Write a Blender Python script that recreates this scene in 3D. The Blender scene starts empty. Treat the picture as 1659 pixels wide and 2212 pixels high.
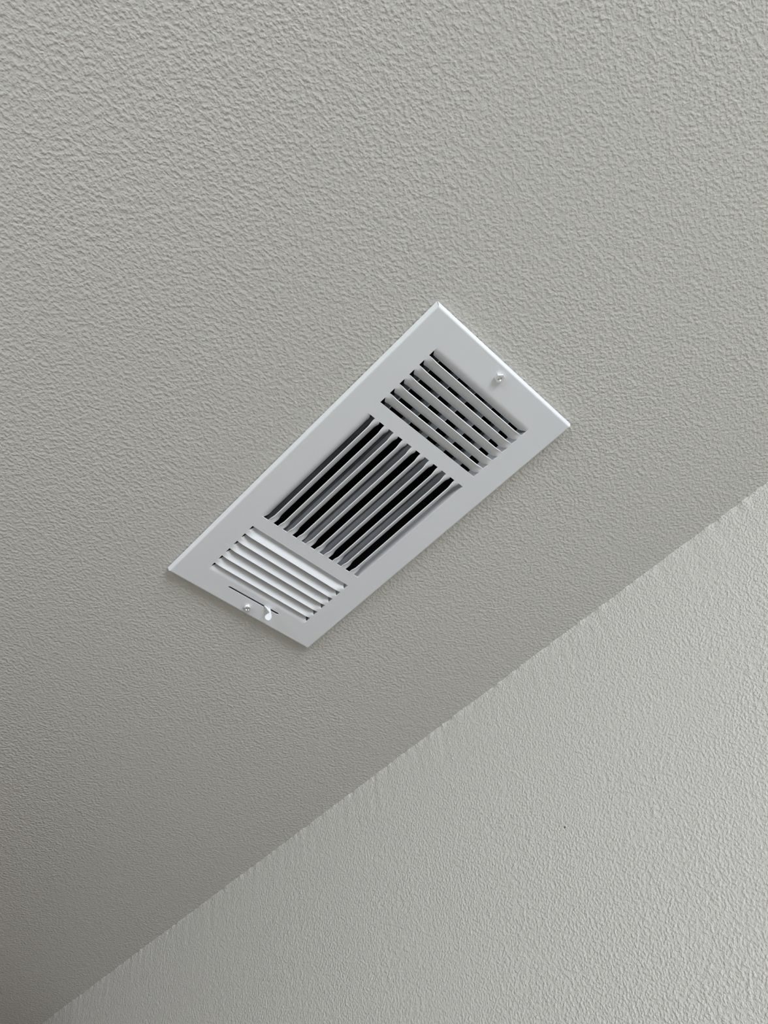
import bpy, bmesh, math
from mathutils import Matrix, Vector, noise
from mathutils.geometry import tessellate_polygon

# ------------------------------------------------------------------ numbers
H = 2.40                      # ceiling height; x,y = 0 under the middle of the vent
MM = 0.001
FACE = H - 0.005              # lowest plane of the vent face
WX, WS = 0.25619, 0.01541     # wall plane: x = WX + WS * (y - 0.2)
Y0, Y1 = -2.60, 1.12          # back wall (window side) and far wall
X0 = -2.70                    # left wall

def wall_x(y):
    return WX + WS * (y - 0.2)

# ------------------------------------------------------------------ camera
R = ((0.70845015, -0.6949702, -0.12294228),
     (0.50101045, 0.61792073, -0.60593935),
     (0.49707838, 0.36768246, 0.78595337))
cam = bpy.data.cameras.new('camera')
cam.sensor_fit = 'HORIZONTAL'
cam.sensor_width = 36.0
cam.lens = 1807.04 / 1659 * 36.0
cam.clip_start = 0.01
camo = bpy.data.objects.new('camera', cam)
M = Matrix(((R[0][0], -R[1][0], -R[2][0], -0.30482963),
            (R[0][1], -R[1][1], -R[2][1], -0.24223672),
            (R[0][2], -R[1][2], -R[2][2], H - 0.51798182),
            (0, 0, 0, 1)))
camo.matrix_world = M
bpy.context.collection.objects.link(camo)
sc = bpy.context.scene
sc.camera = camo

# ------------------------------------------------------------------ sky, daylight, exposure
w = bpy.data.worlds.new('sky')
sc.world = w
w.use_nodes = True
w.node_tree.nodes['Background'].inputs['Color'].default_value = (0.80, 0.90, 1.0, 1)
w.node_tree.nodes['Background'].inputs['Strength'].default_value = 1.0
sc.view_settings.view_transform = 'Standard'
sc.view_settings.look = 'None'
sc.view_settings.gamma = 1.0
sc.view_settings.use_curve_mapping = False
sc.view_settings.exposure = 0.0

WIN = (-1.60, -0.20, 1.00, 2.20)       # window opening in the back wall: x0, x1, z0, z1

WIN2 = (-1.90, -0.50, 1.00, 2.20)      # window opening in the left wall: y0, y1, z0, z1
POWER = (103.0, 39.0)
SHADE_CORNER = (-0.33, 0.53)                     # corner of the unseen block added to shade the far ceiling: x, y

def area(name, loc, rot, sx, sy, power, col):
    l = bpy.data.lights.new(name, 'AREA')
    l.shape = 'RECTANGLE'
    l.size, l.size_y = sx, sy
    l.energy = power
    l.color = col
    o = bpy.data.objects.new(name, l)
    o.location = loc
    o.rotation_euler = rot
    bpy.context.collection.objects.link(o)
    return o

# daylight coming in through the window (area light just outside the pane)
area('window_daylight', ((WIN[0] + WIN[1]) / 2, Y0 - 0.20, (WIN[2] + WIN[3]) / 2),
     (math.radians(90), 0, 0), WIN[1] - WIN[0], WIN[3] - WIN[2], POWER[0], (0.93, 0.97, 1.015))
area('side_window_daylight', (X0 - 0.20, (WIN2[0] + WIN2[1]) / 2, (WIN2[2] + WIN2[3]) / 2),
     (math.radians(90), 0, math.radians(-90)), WIN2[1] - WIN2[0], WIN2[3] - WIN2[2], POWER[1], (0.94, 0.97, 1.0))

# ------------------------------------------------------------------ helpers
def link(o, parent=None):
    bpy.context.collection.objects.link(o)
    if parent is not None:
        o.parent = parent
    return o

def tag(o, label=None, cat=None, group=None, kind=None):
    for k, v in (('label', label), ('category', cat), ('group', group), ('kind', kind)):
        if v:
            o[k] = v
    return o

def mesh_obj(name, verts, faces, mat, parent=None, smooth=None):
    me = bpy.data.meshes.new(name)
    me.from_pydata([tuple(v) for v in verts], [], faces)
    me.materials.append(mat)
    if smooth is not None:
        for i, p in enumerate(me.polygons):
            p.use_smooth = smooth[i] if isinstance(smooth, list) else smooth
    me.update()
    return link(bpy.data.objects.new(name, me), parent)

class MB:
    """collects vertices and faces of one mesh"""
    def __init__(s):
        s.v, s.f, s.s = [], [], []
    def add(s, verts, faces, smooth=False):
        n = len(s.v)
        s.v += [tuple(v) for v in verts]
        s.f += [tuple(i + n for i in f) for f in faces]
        s.s += [smooth] * len(faces)
    def box(s, a, b):
        x0, y0, z0 = a
        x1, y1, z1 = b
        s.add([(x0, y0, z0), (x1, y0, z0), (x1, y1, z0), (x0, y1, z0),
               (x0, y0, z1), (x1, y0, z1), (x1, y1, z1), (x0, y1, z1)],
              [(3, 2, 1, 0), (4, 5, 6, 7), (0, 1, 5, 4), (1, 2, 6, 5), (2, 3, 7, 6), (3, 0, 4, 7)])
    def build(s, name, mat, parent=None):
        return mesh_obj(name, s.v, s.f, mat, parent, list(s.s))

def sheet(mb, grid, t, xf):
    """a curved sheet of thickness t from a grid of points; xf maps local -> object space"""
    n, m = len(grid), len(grid[0])
    P = [[Vector(xf(p)) for p in row] for row in grid]
    N = [[None] * m for _ in range(n)]
    for i in range(n):
        for j in range(m):
            a = P[min(i + 1, n - 1)][j] - P[max(i - 1, 0)][j]
            b = P[i][min(j + 1, m - 1)] - P[i][max(j - 1, 0)]
            c = a.cross(b)
            N[i][j] = c.normalized() if c.length > 1e-14 else Vector((0, 0, -1))
    if N[n // 2][m // 2].z > 0:
        N = [[-v for v in row] for row in N]
    front = P                                            # face towards the room
    back = [[P[i][j] - N[i][j] * t for j in range(m)] for i in range(n)]
    def side(G, flip):
        vs = [p for row in G for p in row]
        fs = []
        for i in range(n - 1):
            for j in range(m - 1):
                q = (i * m + j, (i + 1) * m + j, (i + 1) * m + j + 1, i * m + j + 1)
                fs.append(q[::-1] if flip else q)
        mb.add(vs, fs, True)
    a = (P[1][0] - P[0][0]).cross(P[0][1] - P[0][0])
    k = n // 2
    a = (P[k + 1][m // 2] - P[k][m // 2]).cross(P[k][m // 2 + 1] - P[k][m // 2]) if n > 2 and m > 2 else a
    flip = a.dot(N[k][m // 2]) < 0
    side(front, flip)
    side(back, not flip)
    rim = [(i, 0) for i in range(n)] + [(n - 1, j) for j in range(1, m)] + \
          [(i, m - 1) for i in range(n - 2, -1, -1)] + [(0, j) for j in range(m - 2, 0, -1)]
    vs = [front[i][j] for i, j in rim] + [back[i][j] for i, j in rim]
    L = len(rim)
    mb.add(vs, [(q, (q + 1) % L, L + (q + 1) % L, L + q) for q in range(L)], False)

def sstep(x):
    x = max(0.0, min(1.0, x))
    return x * x * (3 - 2 * x)

# ------------------------------------------------------------------ materials
def new_mat(name):
    m = bpy.data.materials.new(name)
    m.use_nodes = True
    nt = m.node_tree
    return m, nt, nt.nodes['Principled BSDF']

def N(nt, typ, **kw):
    n = nt.nodes.new(typ)
    for k, v in kw.items():
        if k.startswith('i_'):
            n.inputs[int(k[2:]) if k[2:].isdigit() else k[2:].replace('_', ' ')].default_value = v
        else:
            setattr(n, k, v)
    return n

def math_node(nt, op, a, b=None, c=None):
    n = nt.nodes.new('ShaderNodeMath')
    n.operation = op
    for i, v in enumerate((a, b, c)):
        if v is None:
            continue
        if isinstance(v, (int, float)):
            n.inputs[i].default_value = v
        else:
            nt.links.new(v, n.inputs[i])
    return n.outputs[0]

def paint_material(name, col, rough, s1, amp, ridges, spec=0.5, speck=None, detail=2.0, warp_k=0.6, lo=0.30, hi=0.80):
    """rolled / sprayed wall paint with an orange-peel relief"""
    m, nt, p = new_mat(name)
    tc = N(nt, 'ShaderNodeTexCoord')
    co = tc.outputs['Object']
    # uneven density of the relief over the surface
    big = N(nt, 'ShaderNodeTexNoise', i_Scale=5.0, i_Detail=2.0)
    nt.links.new(co, big.inputs['Vector'])
    warp = N(nt, 'ShaderNodeTexNoise', i_Scale=s1 * 0.6, i_Detail=1.0)
    nt.links.new(co, warp.inputs['Vector'])
    va = N(nt, 'ShaderNodeVectorMath', operation='MULTIPLY_ADD')
    nt.links.new(warp.outputs['Color'], va.inputs[0])
    va.inputs[1].default_value = (warp_k / s1,) * 3
    nt.links.new(co, va.inputs[2])
    n1 = N(nt, 'ShaderNodeTexNoise', i_Scale=s1, i_Detail=detail, i_Roughness=0.5)
    nt.links.new(va.outputs[0], n1.inputs['Vector'])
    n2 = N(nt, 'ShaderNodeTexNoise', i_Scale=s1 * 0.38, i_Detail=2.0, i_Roughness=0.5)
    nt.links.new(co, n2.inputs['Vector'])
    # blobs: noise clipped from below, so flat paint lies between raised blobs
    mr = N(nt, 'ShaderNodeMapRange', interpolation_type='SMOOTHSTEP')
    nt.links.new(n1.outputs['Fac'], mr.inputs['Value'])
    mr.inputs['From Min'].default_value = lo
    mr.inputs['From Max'].default_value = hi
    hgt = math_node(nt, 'MULTIPLY_ADD', n2.outputs['Fac'], 0.8, mr.outputs['Result'])
    if ridges:
        # thin ridges left by the roller
        n3 = N(nt, 'ShaderNodeTexNoise', i_Scale=s1 * 0.30, i_Detail=1.0)
        nt.links.new(va.outputs[0], n3.inputs['Vector'])
        d = math_node(nt, 'ABSOLUTE', math_node(nt, 'SUBTRACT', n3.outputs['Fac'], 0.56))
        rr = N(nt, 'ShaderNodeMapRange', interpolation_type='SMOOTHSTEP')
        nt.links.new(d, rr.inputs['Value'])
        rr.inputs['From Min'].default_value = 0.022
        rr.inputs['From Max'].default_value = 0.0
        hgt = math_node(nt, 'MULTIPLY_ADD', rr.outputs['Result'], ridges, hgt)
    dens = N(nt, 'ShaderNodeMapRange')
    nt.links.new(big.outputs['Fac'], dens.inputs['Value'])
    dens.inputs['From Min'].default_value = 0.3
    dens.inputs['From Max'].default_value = 0.7
    dens.inputs['To Min'].default_value = 0.75
    dens.inputs['To Max'].default_value = 1.2
    hgt = math_node(nt, 'MULTIPLY', hgt, dens.outputs['Result'])
    b = N(nt, 'ShaderNodeBump')
    b.inputs['Strength'].default_value = 1.0
    b.inputs['Distance'].default_value = amp
    nt.links.new(hgt, b.inputs['Height'])
    nt.links.new(b.outputs['Normal'], p.inputs['Normal'])
    # barely uneven paint colour
    mix = N(nt, 'ShaderNodeMix', data_type='RGBA')
    nt.links.new(big.outputs['Fac'], mix.inputs[0])
    mix.inputs[6].default_value = (*[c * 0.97 for c in col], 1)
    mix.inputs[7].default_value = (*[min(1, c * 1.03) for c in col], 1)
    out = mix.outputs[2]
    if speck:
        dn = N(nt, 'ShaderNodeVectorMath', operation='DISTANCE')
        nt.links.new(co, dn.inputs[0])
        dn.inputs[1].default_value = speck
        sr = N(nt, 'ShaderNodeMapRange', interpolation_type='SMOOTHSTEP')
        nt.links.new(dn.outputs['Value'], sr.inputs['Value'])
        sr.inputs['From Min'].default_value = 0.0013
        sr.inputs['From Max'].default_value = 0.0006
        m2 = N(nt, 'ShaderNodeMix', data_type='RGBA')
        nt.links.new(sr.outputs['Result'], m2.inputs[0])
        nt.links.new(out, m2.inputs[6])
        m2.inputs[7].default_value = (0.16, 0.15, 0.14, 1)
        out = m2.outputs[2]
    nt.links.new(out, p.inputs['Base Color'])
    p.inputs['Roughness'].default_value = rough
    p.inputs['Specular IOR Level'].default_value = spec
    return m

def plain(name, col, rough=0.5, metal=0.0, grain=0.0, gscale=800.0):
    m, nt, p = new_mat(name)
    p.inputs['Base Color'].default_value = (*col, 1)
    p.inputs['Roughness'].default_value = rough
    p.inputs['Metallic'].default_value = metal
    if grain:
        tc = N(nt, 'ShaderNodeTexCoord')
        n = N(nt, 'ShaderNodeTexNoise', i_Scale=gscale, i_Detail=2.0)
        nt.links.new(tc.outputs['Object'], n.inputs['Vector'])
        b = N(nt, 'ShaderNodeBump')
        b.inputs['Strength'].default_value = 1.0
        b.inputs['Distance'].default_value = grain
        nt.links.new(n.outputs['Fac'], b.inputs['Height'])
        nt.links.new(b.outputs['Normal'], p.inputs['Normal'])
    return m

PAINT = (0.62, 0.61, 0.57)
m_ceil = paint_material('ceiling_paint', PAINT, 0.24, 420.0, 0.00047, 0.0, spec=0.7, detail=1.8, warp_k=0.35, lo=0.30, hi=0.84)
m_wall = paint_material('wall_paint', PAINT, 0.24, 500.0, 0.00055, 0.0, spec=0.7, detail=1.8, warp_k=0.1, lo=0.30, hi=0.84, speck=(0.2540, 0.0577, H - 0.1643))
m_vent = plain('white_enamel', (0.80, 0.82, 0.84), 0.38, 0.0, 0.000012, 1500.0)
m_vane = plain('damper_enamel', (0.50, 0.53, 0.56), 0.40)
m_zinc = plain('zinc_plated_steel', (0.90, 0.91, 0.92), 0.36, 1.0)
m_duct = plain('duct_depth_black', (0.006, 0.006, 0.006), 0.9)  # black puts the shade deep inside the duct into its colour
m_dark = plain('bounce_dimming_brown', (0.10, 0.045, 0.02), 0.6)  # dark so the added end wall bounces little light
m_trim = plain('white_trim_paint', (0.82, 0.82, 0.80), 0.4)
m_floor = plain('brown_carpet', (0.16, 0.100, 0.055), 0.95, 0.0, 0.003, 300.0)
m_glass, nt_, p_ = new_mat('window_glass')
tr = N(nt_, 'ShaderNodeBsdfTransparent')
gl = N(nt_, 'ShaderNodeBsdfGlossy')
gl.inputs['Roughness'].default_value = 0.02
fr = N(nt_, 'ShaderNodeFresnel')
mx = N(nt_, 'ShaderNodeMixShader')
nt_.links.new(fr.outputs[0], mx.inputs[0])
nt_.links.new(tr.outputs[0], mx.inputs[1])
nt_.links.new(gl.outputs[0], mx.inputs[2])
nt_.links.new(mx.outputs[0], nt_.nodes['Material Output'].inputs['Surface'])

# ------------------------------------------------------------------ setting
def struct(o, label, cat):
    return tag(o, label, cat, None, 'structure')

def holed_slab(mb, outer, hole, z0, z1):
    """horizontal slab with one rectangular hole"""
    (ax, ay, bx, by), (cx, cy, dx, dy) = outer, hole
    for a, b in (((ax, ay), (bx, cy)), ((ax, dy), (bx, by)), ((ax, cy), (cx, dy)), ((dx, cy), (bx, dy))):
        mb.box((a[0], a[1], z0), (b[0], b[1], z1))

mb = MB()
holed_slab(mb, (X0 - 0.12, Y0 - 0.12, 0.42, Y1 + 0.12), (-0.0585, -0.139, 0.0585, 0.139), H, H + 0.10)
ceil = struct(mb.build('ceiling', m_ceil), 'greige painted ceiling with an orange peel texture around the white vent', 'ceiling')

# wall beside the vent: fine strip along the ceiling line whose painted edge wavers a little
mb = MB()
ys = [Y0 + 0.0]
y = -0.7
ys.append(y)
while y < 1.09:
    y += 0.0022
    ys.append(y)
ys.append(Y1)
zs = [0.0, -0.0009, -0.0018, -0.0030, -0.0045, -0.007, -0.012, -0.04]
amp = [1.0, 0.95, 0.75, 0.5, 0.28, 0.12, 0.04, 0.0]
vs = []
for yy in ys:
    a = noise.noise(Vector((yy * 75, 3.1, 0.0))) * 0.0006 + noise.noise(Vector((yy * 230, 9.7, 0.0))) * 0.0011 \
        + noise.noise(Vector((yy * 14, 5.3, 0.0))) * 0.0008
    for zz, k in zip(zs, amp):
        f = max(0.0, 1 + zz / 0.005)
        vs.append((wall_x(yy) - 0.0006 * f - a * k - noise.noise(Vector((yy * 170, zz * 170, 1.7))) * 0.0005 * (1 if k else 0),
                   yy, H + zz))
nz = len(zs)
fs = []
for i in range(len(ys) - 1):
    for j in range(nz - 1):
        fs.append((i * nz + j, i * nz + j + 1, (i + 1) * nz + j + 1, (i + 1) * nz + j))
mb.add(vs, fs, True)
xa, xb = wall_x(Y0), wall_x(Y1)
mb.add([(xa, Y0, 0), (xb, Y1, 0), (xb, Y1, H - 0.04), (xa, Y0, H - 0.04),
        (0.41, Y0, 0), (0.41, Y1, 0), (0.41, Y1, H), (0.41, Y0, H)],
       [(0, 3, 2, 1), (4, 5, 6, 7), (0, 4, 7, 3), (1, 2, 6, 5), (0, 1, 5, 4)])
struct(mb.build('wall_right', m_wall), 'greige painted wall rising to the ceiling beside the vent', 'wall')

mb = MB()
mb.box((X0 - 0.12, Y0 - 0.12, -0.1), (0.42, Y1 + 0.12, 0.0))
struct(mb.build('floor', m_floor), 'brown carpeted floor below the vent', 'floor')
mb = MB()
y0, y1, z0, z1 = WIN2
mb.box((X0 - 0.12, Y0 - 0.12, 0), (X0, y0, H))
mb.box((X0 - 0.12, y1, 0), (X0, Y1 + 0.12, H))
mb.box((X0 - 0.12, y0, 0), (X0, y1, z0))
mb.box((X0 - 0.12, y0, z1), (X0, y1, H))
mb.box((X0, SHADE_CORNER[1], 0), (SHADE_CORNER[0], Y1 + 0.12, H))          # unseen block, added to keep window light off the far ceiling
struct(mb.build('wall_left', m_wall), 'greige painted wall far opposite the wall beside the vent, with an added shading block', 'wall')
mb = MB()
mb.box((SHADE_CORNER[0], Y1, 0), (wall_x(Y1) - 0.001, Y1 + 0.12, H))  # unseen end wall, added close and dark to dim the far ceiling
struct(mb.build('wall_front_dimmer', m_dark), 'unseen dark brown end wall added to dim the ceiling beyond the vent', 'wall')
mb = MB()
x0, x1, z0, z1 = WIN
mb.box((X0, Y0 - 0.12, 0), (x0, Y0, H))
mb.box((x1, Y0 - 0.12, 0), (wall_x(Y0) - 0.001, Y0, H))
mb.box((x0, Y0 - 0.12, 0), (x1, Y0, z0))
mb.box((x0, Y0 - 0.12, z1), (x1, Y0, H))
struct(mb.build('wall_back', m_wall), 'greige painted wall with the window behind the viewer', 'wall')

def window(name, label, loc, rz, wid, hei):
    win = struct(link(bpy.data.objects.new(name, None)), label, 'window')
    win.location = loc
    win.rotation_euler = (0, 0, rz)
    hw = wid / 2
    mb = MB()
    mb.box((-hw, -0.03, 0), (hw, 0.03, 0.05)); mb.box((-hw, -0.03, hei - 0.05), (hw, 0.03, hei))
    mb.box((-hw, -0.03, 0.05), (-hw + 0.05, 0.03, hei - 0.05)); mb.box((hw - 0.05, -0.03, 0.05), (hw, 0.03, hei - 0.05))
    mb.box((-0.02, -0.02, 0.05), (0.02, 0.02, hei - 0.05))
    mb.build('window_frame', m_trim, win)
    for s in (-1, 1):
        mb = MB()
        a, b = sorted((s * 0.02, s * (hw - 0.05)))
        mb.box((a, -0.003, 0.05), (b, 0.003, hei - 0.05))
        mb.build('pane', m_glass, win)

window('window_1', 'white framed window in the wall behind the viewer', ((x0 + x1) / 2, Y0 - 0.06, z0), 0, x1 - x0, z1 - z0)
window('window_2', 'white framed window in the wall far left of the vent',
       (X0 - 0.06, (WIN2[0] + WIN2[1]) / 2, WIN2[2]), math.radians(90), WIN2[1] - WIN2[0], WIN2[3] - WIN2[2])

# ------------------------------------------------------------------ duct above the vent
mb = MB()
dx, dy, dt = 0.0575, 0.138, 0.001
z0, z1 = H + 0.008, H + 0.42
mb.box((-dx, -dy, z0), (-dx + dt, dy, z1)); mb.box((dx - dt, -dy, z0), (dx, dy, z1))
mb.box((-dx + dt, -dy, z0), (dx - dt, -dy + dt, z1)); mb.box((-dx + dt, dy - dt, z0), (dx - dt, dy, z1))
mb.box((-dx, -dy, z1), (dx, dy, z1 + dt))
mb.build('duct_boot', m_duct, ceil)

# ------------------------------------------------------------------ the vent
vent = link(bpy.data.objects.new('air_vent', None))
vent.location = (0, 0, H)
tag(vent, 'white stamped metal three way air vent with louvers screwed to the ceiling', 'air vent')
ZF = -0.005                    # face plane, local z
T = 0.0007                     # sheet thickness
HX, HY = 0.07305, 0.14858      # face edge

PITCH_A = 9.70 * MM
A_SLIT = [(-118.95 + 9.70 * k) * MM for k in range(6)]       # flush slot edges, far-end section
C_SLIT = [(72.0 + 9.48 * k) * MM for k in range(6)]
B_SLIT = [(-44.65 + 9.50 * k) * MM for k in range(11)]
AX = (-51.2 * MM, 50.1 * MM)
CX = (-50.5 * MM, 50.2 * MM)
BY = (-58.7 * MM, 60.3 * MM)
NECK, FLAP = 2.3 * MM, 5.2 * MM
LIPB = 3.6 * MM

holeA = (AX[0], A_SLIT[0] - FLAP - LIPB, AX[1], A_SLIT[5])
holeC = (CX[0], C_SLIT[0], CX[1], C_SLIT[5] + FLAP + LIPB)
holeB = (B_SLIT[0] - FLAP - LIPB, BY[0], B_SLIT[10], BY[1])
def rect(r):
    return [(r[0], r[1]), (r[2], r[1]), (r[2], r[3]), (r[0], r[3])]
sy_, sw = 132.5 * MM, 0.95 * MM
slot = [(-26.4 * MM, sy_ + 0.3 * MM), (-25.2 * MM, sy_ - sw + 0.3 * MM), (25.0 * MM, sy_ - sw - 0.3 * MM), (26.2 * MM, sy_ - 0.3 * MM),
        (25.0 * MM, sy_ + sw - 0.3 * MM), (-25.2 * MM, sy_ + sw + 0.3 * MM)]

mb = MB()
INS = 1.5 * MM
outer = rect((-HX + INS, -HY + INS, HX - INS, HY - INS))
loops = [outer, rect(holeA), rect(holeB), rect(holeC), slot]
flat = [p for l in loops for p in l]
tri = tessellate_polygon([[Vector((p[0], p[1], 0)) for p in l] for l in loops])
def facing(t, down):
    a, b, c = (flat[i] for i in t)
    cr = (b[0] - a[0]) * (c[1] - a[1]) - (b[1] - a[1]) * (c[0] - a[0])
    return tuple(t) if (cr < 0) == down else tuple(t)[::-1]
mb.add([(p[0], p[1], ZF) for p in flat], [facing(t, True) for t in tri], True)
mb.add([(p[0], p[1], ZF + T) for p in flat], [facing(t, False) for t in tri])
for l in loops[1:]:
    n = len(l)
    mb.add([(p[0], p[1], ZF) for p in l] + [(p[0], p[1], ZF + T) for p in l],
           [(i, n + i, n + (i + 1) % n, (i + 1) % n) for i in range(n)])
# rolled rim: four mitred strips folded back to the ceiling, a hairline open at each corner
prof = [(-INS, ZF), (-0.8 * MM, ZF + 0.05 * MM), (-0.25 * MM, ZF + 0.30 * MM), (0.05 * MM, ZF + 0.8 * MM),
        (0.25 * MM, ZF + 1.6 * MM), (0.55 * MM, ZF + 3.0 * MM), (0.80 * MM, ZF + 4.35 * MM)]
inn = [(-INS, ZF + T), (-0.9 * MM, ZF + T + 0.05 * MM), (-0.55 * MM, ZF + 1.1 * MM), (-0.1 * MM, ZF + 3.0 * MM), (0.15 * MM, ZF + 4.35 * MM)]
for (cx, cy, dirx) in ((1, 0, 0), (-1, 0, 0), (0, 1, 0), (0, -1, 0)):
    def ring(pr, gap=True):
        out = []
        for o, z in pr:
            g = 0.26 * MM * sstep((o + 0.9 * MM) / (1.0 * MM)) if gap else 0
            if cx:
                out.append(((cx * (HX + o), -(HY + o) + g, z), (cx * (HX + o), (HY + o) - g, z)))
            else:
                out.append(((-(HX + o) + g, cy * (HY + o), z), ((HX + o) - g, cy * (HY + o), z)))
        return out
    for pr in (prof, inn):
        r_ = ring(pr)
        vs = [p for e in r_ for p in e]
        mb.add(vs, [(2 * i, 2 * i + 1, 2 * i + 3, 2 * i + 2) for i in range(len(r_) - 1)], True)
    a, b = ring(prof)[-1], ring(inn)[-1]
    mb.add([a[0], a[1], b[1], b[0]], [(0, 1, 2, 3)])

def lip_grid(L, theta, ramp=6.0 * MM):
    """plate edge pressed inwards along the first slot of a section"""
    ns, nu = 40, 14
    g = []
    for i in range(ns + 1):
        q = i / ns
        q = 0.5 - 0.5 * math.cos(math.pi * q)
        s = q * L
        k = 0.80 + 0.20 * sstep(min(s, L - s) / ramp)
        um = FLAP * (0.08 + 0.92 * sstep((min(s, L - s) + 0.3 * MM) / (5.0 * MM)))
        row, u, z, pu = [], -LIPB, 0.0, -LIPB
        for j in range(nu + 1):
            uu = -LIPB + (um + LIPB) * j / nu
            ang = theta * k * sstep((uu + LIPB) / (LIPB + 3.2 * MM))
            d = uu - pu
            u += d * math.cos(ang); z += d * math.sin(ang); pu = uu
            row.append((s, u, z))
        g.append(row)
    return g

TH_A, TH_B, TH_C = math.radians(34.5), math.radians(45), math.radians(39)
h = A_SLIT[0] - FLAP
sheet(mb, lip_grid(AX[1] - AX[0], math.radians(40)), T, lambda p: (AX[0] + p[0], h + p[1], ZF + p[2]))
h2 = C_SLIT[5] + FLAP
sheet(mb, lip_grid(CX[1] - CX[0], math.radians(40)), T, lambda p: (CX[0] + p[0], h2 - p[1], ZF + p[2]))
h3 = B_SLIT[0] - FLAP
sheet(mb, lip_grid(BY[1] - BY[0], math.radians(46)), T, lambda p: (h3 + p[1], BY[0] + p[0], ZF + p[2]))
plate = mb.build('faceplate', m_vent, vent)

# louvers: strips twisted out of the sheet, one edge out and the other in
def blade_grid(L, theta, pitch, ramp=8.0 * MM, kend=0.90):
    ns, nu = 44, 10
    U = pitch - NECK - 0.15 * MM
    g = []
    for i in range(ns + 1):
        q = 0.5 - 0.5 * math.cos(math.pi * i / ns)
        s = q * L
        k = sstep(min(s, L - s) / ramp)
        kf = kend + (1 - kend) * sstep(min(s, L - s) / (6.0 * MM))      # the flap side is cut free at its ends
        um = NECK * 1.05 + (U - NECK * 1.05) * sstep((min(s, L - s) + 0.3 * MM) / (5.0 * MM))
        pts = []
        # outer half
        a = -theta * k * 0.92
        pts.append((s, -NECK * math.cos(a), NECK * math.sin(a)))
        pts.append((s, -NECK * 0.5 * math.cos(a), NECK * 0.5 * math.sin(a)))
        pts.append((s, 0.0, 0.0))
        u = z = pu = 0.0
        for j in range(1, nu - 1):
            uu = um * j / (nu - 2)
            ang = theta * (k * (0.92 + 0.2 * uu / U) + (kf - k) * sstep((uu - 1.2 * MM) / (2.4 * MM)))
            d = uu - pu
            u += d * math.cos(ang); z += d * math.sin(ang); pu = uu
            pts.append((s, u, z))
        g.append(pts)
    return g

def louver(grid, xf):
    mb = MB()
    sheet(mb, grid, T, xf)
    return mb.build('louver', m_vent, vent)

g = blade_grid(AX[1] - AX[0], TH_A, 9.70 * MM)
for k in range(5):
    y_ = A_SLIT[k] + NECK
    louver(g, lambda p: (AX[0] + p[0], y_ + p[1], ZF + p[2]))
g = blade_grid(CX[1] - CX[0], TH_C, 9.48 * MM)
for k in range(5):
    y_ = C_SLIT[k + 1] - NECK
    louver(g, lambda p: (CX[0] + p[0], y_ - p[1], ZF + p[2]))
g = blade_grid(BY[1] - BY[0], TH_B, 9.50 * MM, kend=0.95)
for k in range(10):
    x_ = B_SLIT[k] + NECK
    louver(g, lambda p: (x_ + p[1], BY[0] + p[0], ZF + p[2]))

# collar welded behind the plate
mb = MB()
ca, cb, cy0, cy1 = -0.0560, 0.0508, -0.1365, 0.1365
z0, z1 = ZF + T, ZF + 0.0115
t_ = 0.0008
mb.box((ca, cy0, z0), (ca + t_, cy1, z1)); mb.box((cb, cy0, z0), (cb + t_, cy1, z1))
mb.box((ca + t_, cy0, z0), (cb, cy0 + t_, z1)); mb.box((ca + t_, cy1 - t_, z0), (cb, cy1, z1))
mb.build('collar', m_vent, vent)

# damper vanes standing on edge behind the louvers
vz0 = ZF + 0.0118
prof = [(0, 0), (0.0, 3.0), (0.3, 6.6), (-0.5, 7.8), (-0.7, 9), (-0.2, 10.2), (1.0, 11.2), (1.8, 15), (2.6, 19)]
vm = None
for xv in (-36.4, -15.8, 3.0, 22.1, 41.6):
    if vm is None:
        mb = MB()
        sheet(mb, [[(yy, u * MM, z * MM) for u, z in prof] for yy in (-0.125, 0.0, 0.125)], 0.0006,
              lambda p: (p[1], p[0], p[2]))
        o = mb.build('damper_vane', m_vane, vent)
        vm = o
    else:
        o = link(vm.copy(), vent)
    o.location = (xv * MM, 0, vz0)

# damper lever: thin tab through the slot, twisted into a small paddle
mb = MB()
g = []
zA = ZF + 0.004
rows = [  # z below face (mm), left x, right x, twist deg, y shift
    (-4.0, 9.5, 16.6, 0), (0.0, 10.4, 16.5, 0), (2.0, 13.3, 16.9, 4), (3.8, 15.6, 17.3, 25), (5.0, 16.0, 17.4, 55), (6.2, 14.8, 17.5, 75),
    (8.0, 13.0, 17.6, 85), (10.2, 12.0, 17.6, 88), (12.2, 12.2, 17.2, 88), (13.8, 13.3, 16.4, 88), (14.6, 14.4, 15.4, 88)]
for dz, xl, xr, tw in rows:
    c_, w_ = (xl + xr) / 2 * MM, (xr - xl) / 2 * MM
    row = []
    for j in range(5):
        q = -1 + j / 2
        a = math.radians(-tw * 0.5)
        row.append((c_ + q * w_ * math.cos(a), sy_ - 0.2 * MM + q * w_ * math.sin(a), ZF - dz * MM))
    g.append(row)
sheet(mb, g, 0.0008, lambda p: p)
lev = mb.build('damper_lever', m_vent, vent)

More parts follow.
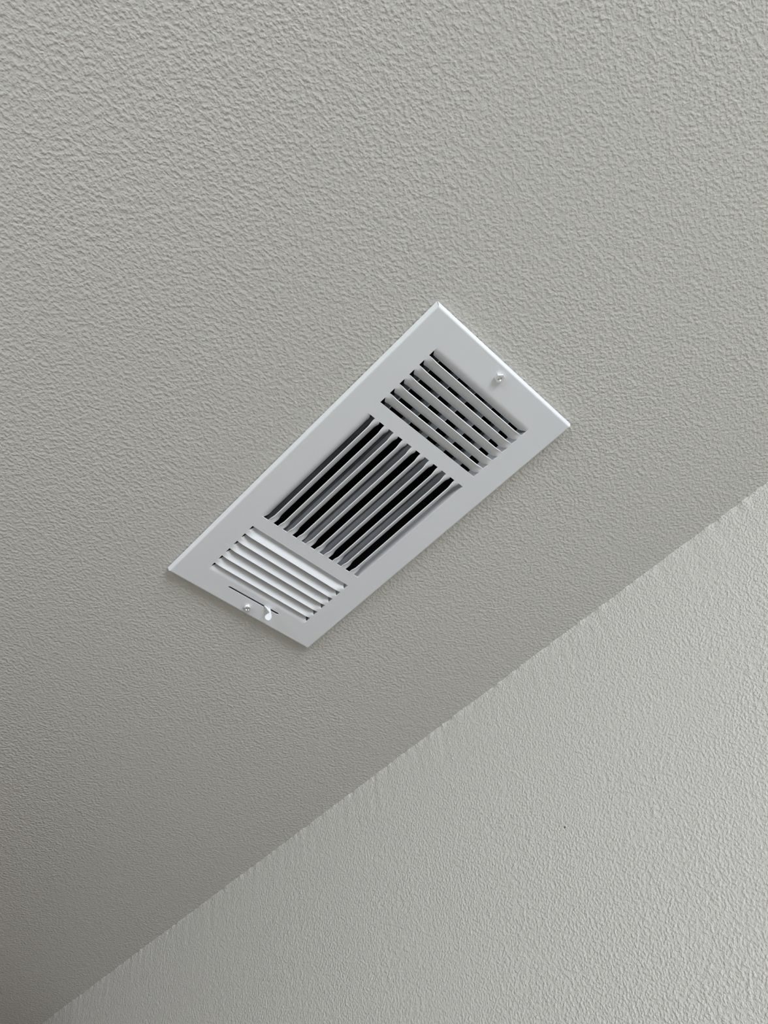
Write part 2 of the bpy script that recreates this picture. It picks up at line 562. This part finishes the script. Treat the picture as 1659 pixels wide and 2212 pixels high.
# screws with a cross recess
def screw(x, y, r, hgt, sides, dome, rot, label):
    mb = MB()
    cr, cw, dep = r * 0.50, r * 0.14, hgt * 0.5
    c = [(cr, cw), (cw, cw), (cw, cr), (-cw, cr), (-cw, cw), (-cr, cw), (-cr, -cw), (-cw, -cw),
         (-cw, -cr), (cw, -cr), (cw, -cw), (cr, -cw)]
    ca_, sa_ = math.cos(rot), math.sin(rot)
    c = [(a * ca_ - b * sa_, a * sa_ + b * ca_) for a, b in c]
    def circ(rr, n, ph=0.0):
        return [(rr * math.cos(ph + 2 * math.pi * i / n), rr * math.sin(ph + 2 * math.pi * i / n)) for i in range(n)]
    n = sides
    if dome:
        rings = [(r, 0.0), (r, hgt * 0.25), (r * 0.95, hgt * 0.55), (r * 0.85, hgt * 0.8), (r * 0.70, hgt)]
    else:
        rings = [(r * 0.97, 0.0), (r, hgt * 0.86), (r * 0.93, hgt)]
    vs = []
    for rr, zz in rings:
        vs += [(a, b, -zz) for a, b in circ(rr, n, 0.3)]
    fs = [(k * n + i, (k + 1) * n + i, (k + 1) * n + (i + 1) % n, k * n + (i + 1) % n)
          for k in range(len(rings) - 1) for i in range(n)]
    mb.add(vs, fs, dome)
    top = circ(rings[-1][0], n, 0.3)
    pts = top + c
    tri = tessellate_polygon([[Vector((a, b, 0)) for a, b in top], [Vector((a, b, 0)) for a, b in c]])
    mb.add([(a, b, -hgt) for a, b in pts], [tuple(t) for t in tri])
    k = len(c)
    mb.add([(a, b, -hgt) for a, b in c] + [(a * 0.6, b * 0.6, -hgt + dep) for a, b in c],
           [(i, (i + 1) % k, k + (i + 1) % k, k + i) for i in range(k)] + [tuple(range(k, 2 * k))])
    me_o = mb.build('screw', m_zinc, vent)
    bm = bmesh.new(); bm.from_mesh(me_o.data)
    bmesh.ops.recalc_face_normals(bm, faces=bm.faces[:])
    bm.to_mesh(me_o.data); bm.free()
    me_o.location = (x, y, ZF)
    me_o['label'] = label
    return me_o
screw(-0.7 * MM, -140.2 * MM, 3.7 * MM, 2.4 * MM, 6, False, 0.5, 'zinc hex head screw with a cross recess')
screw(0.3 * MM, 141.4 * MM, 3.5 * MM, 2.4 * MM, 28, True, 0.2, 'zinc round head screw with a cross recess')
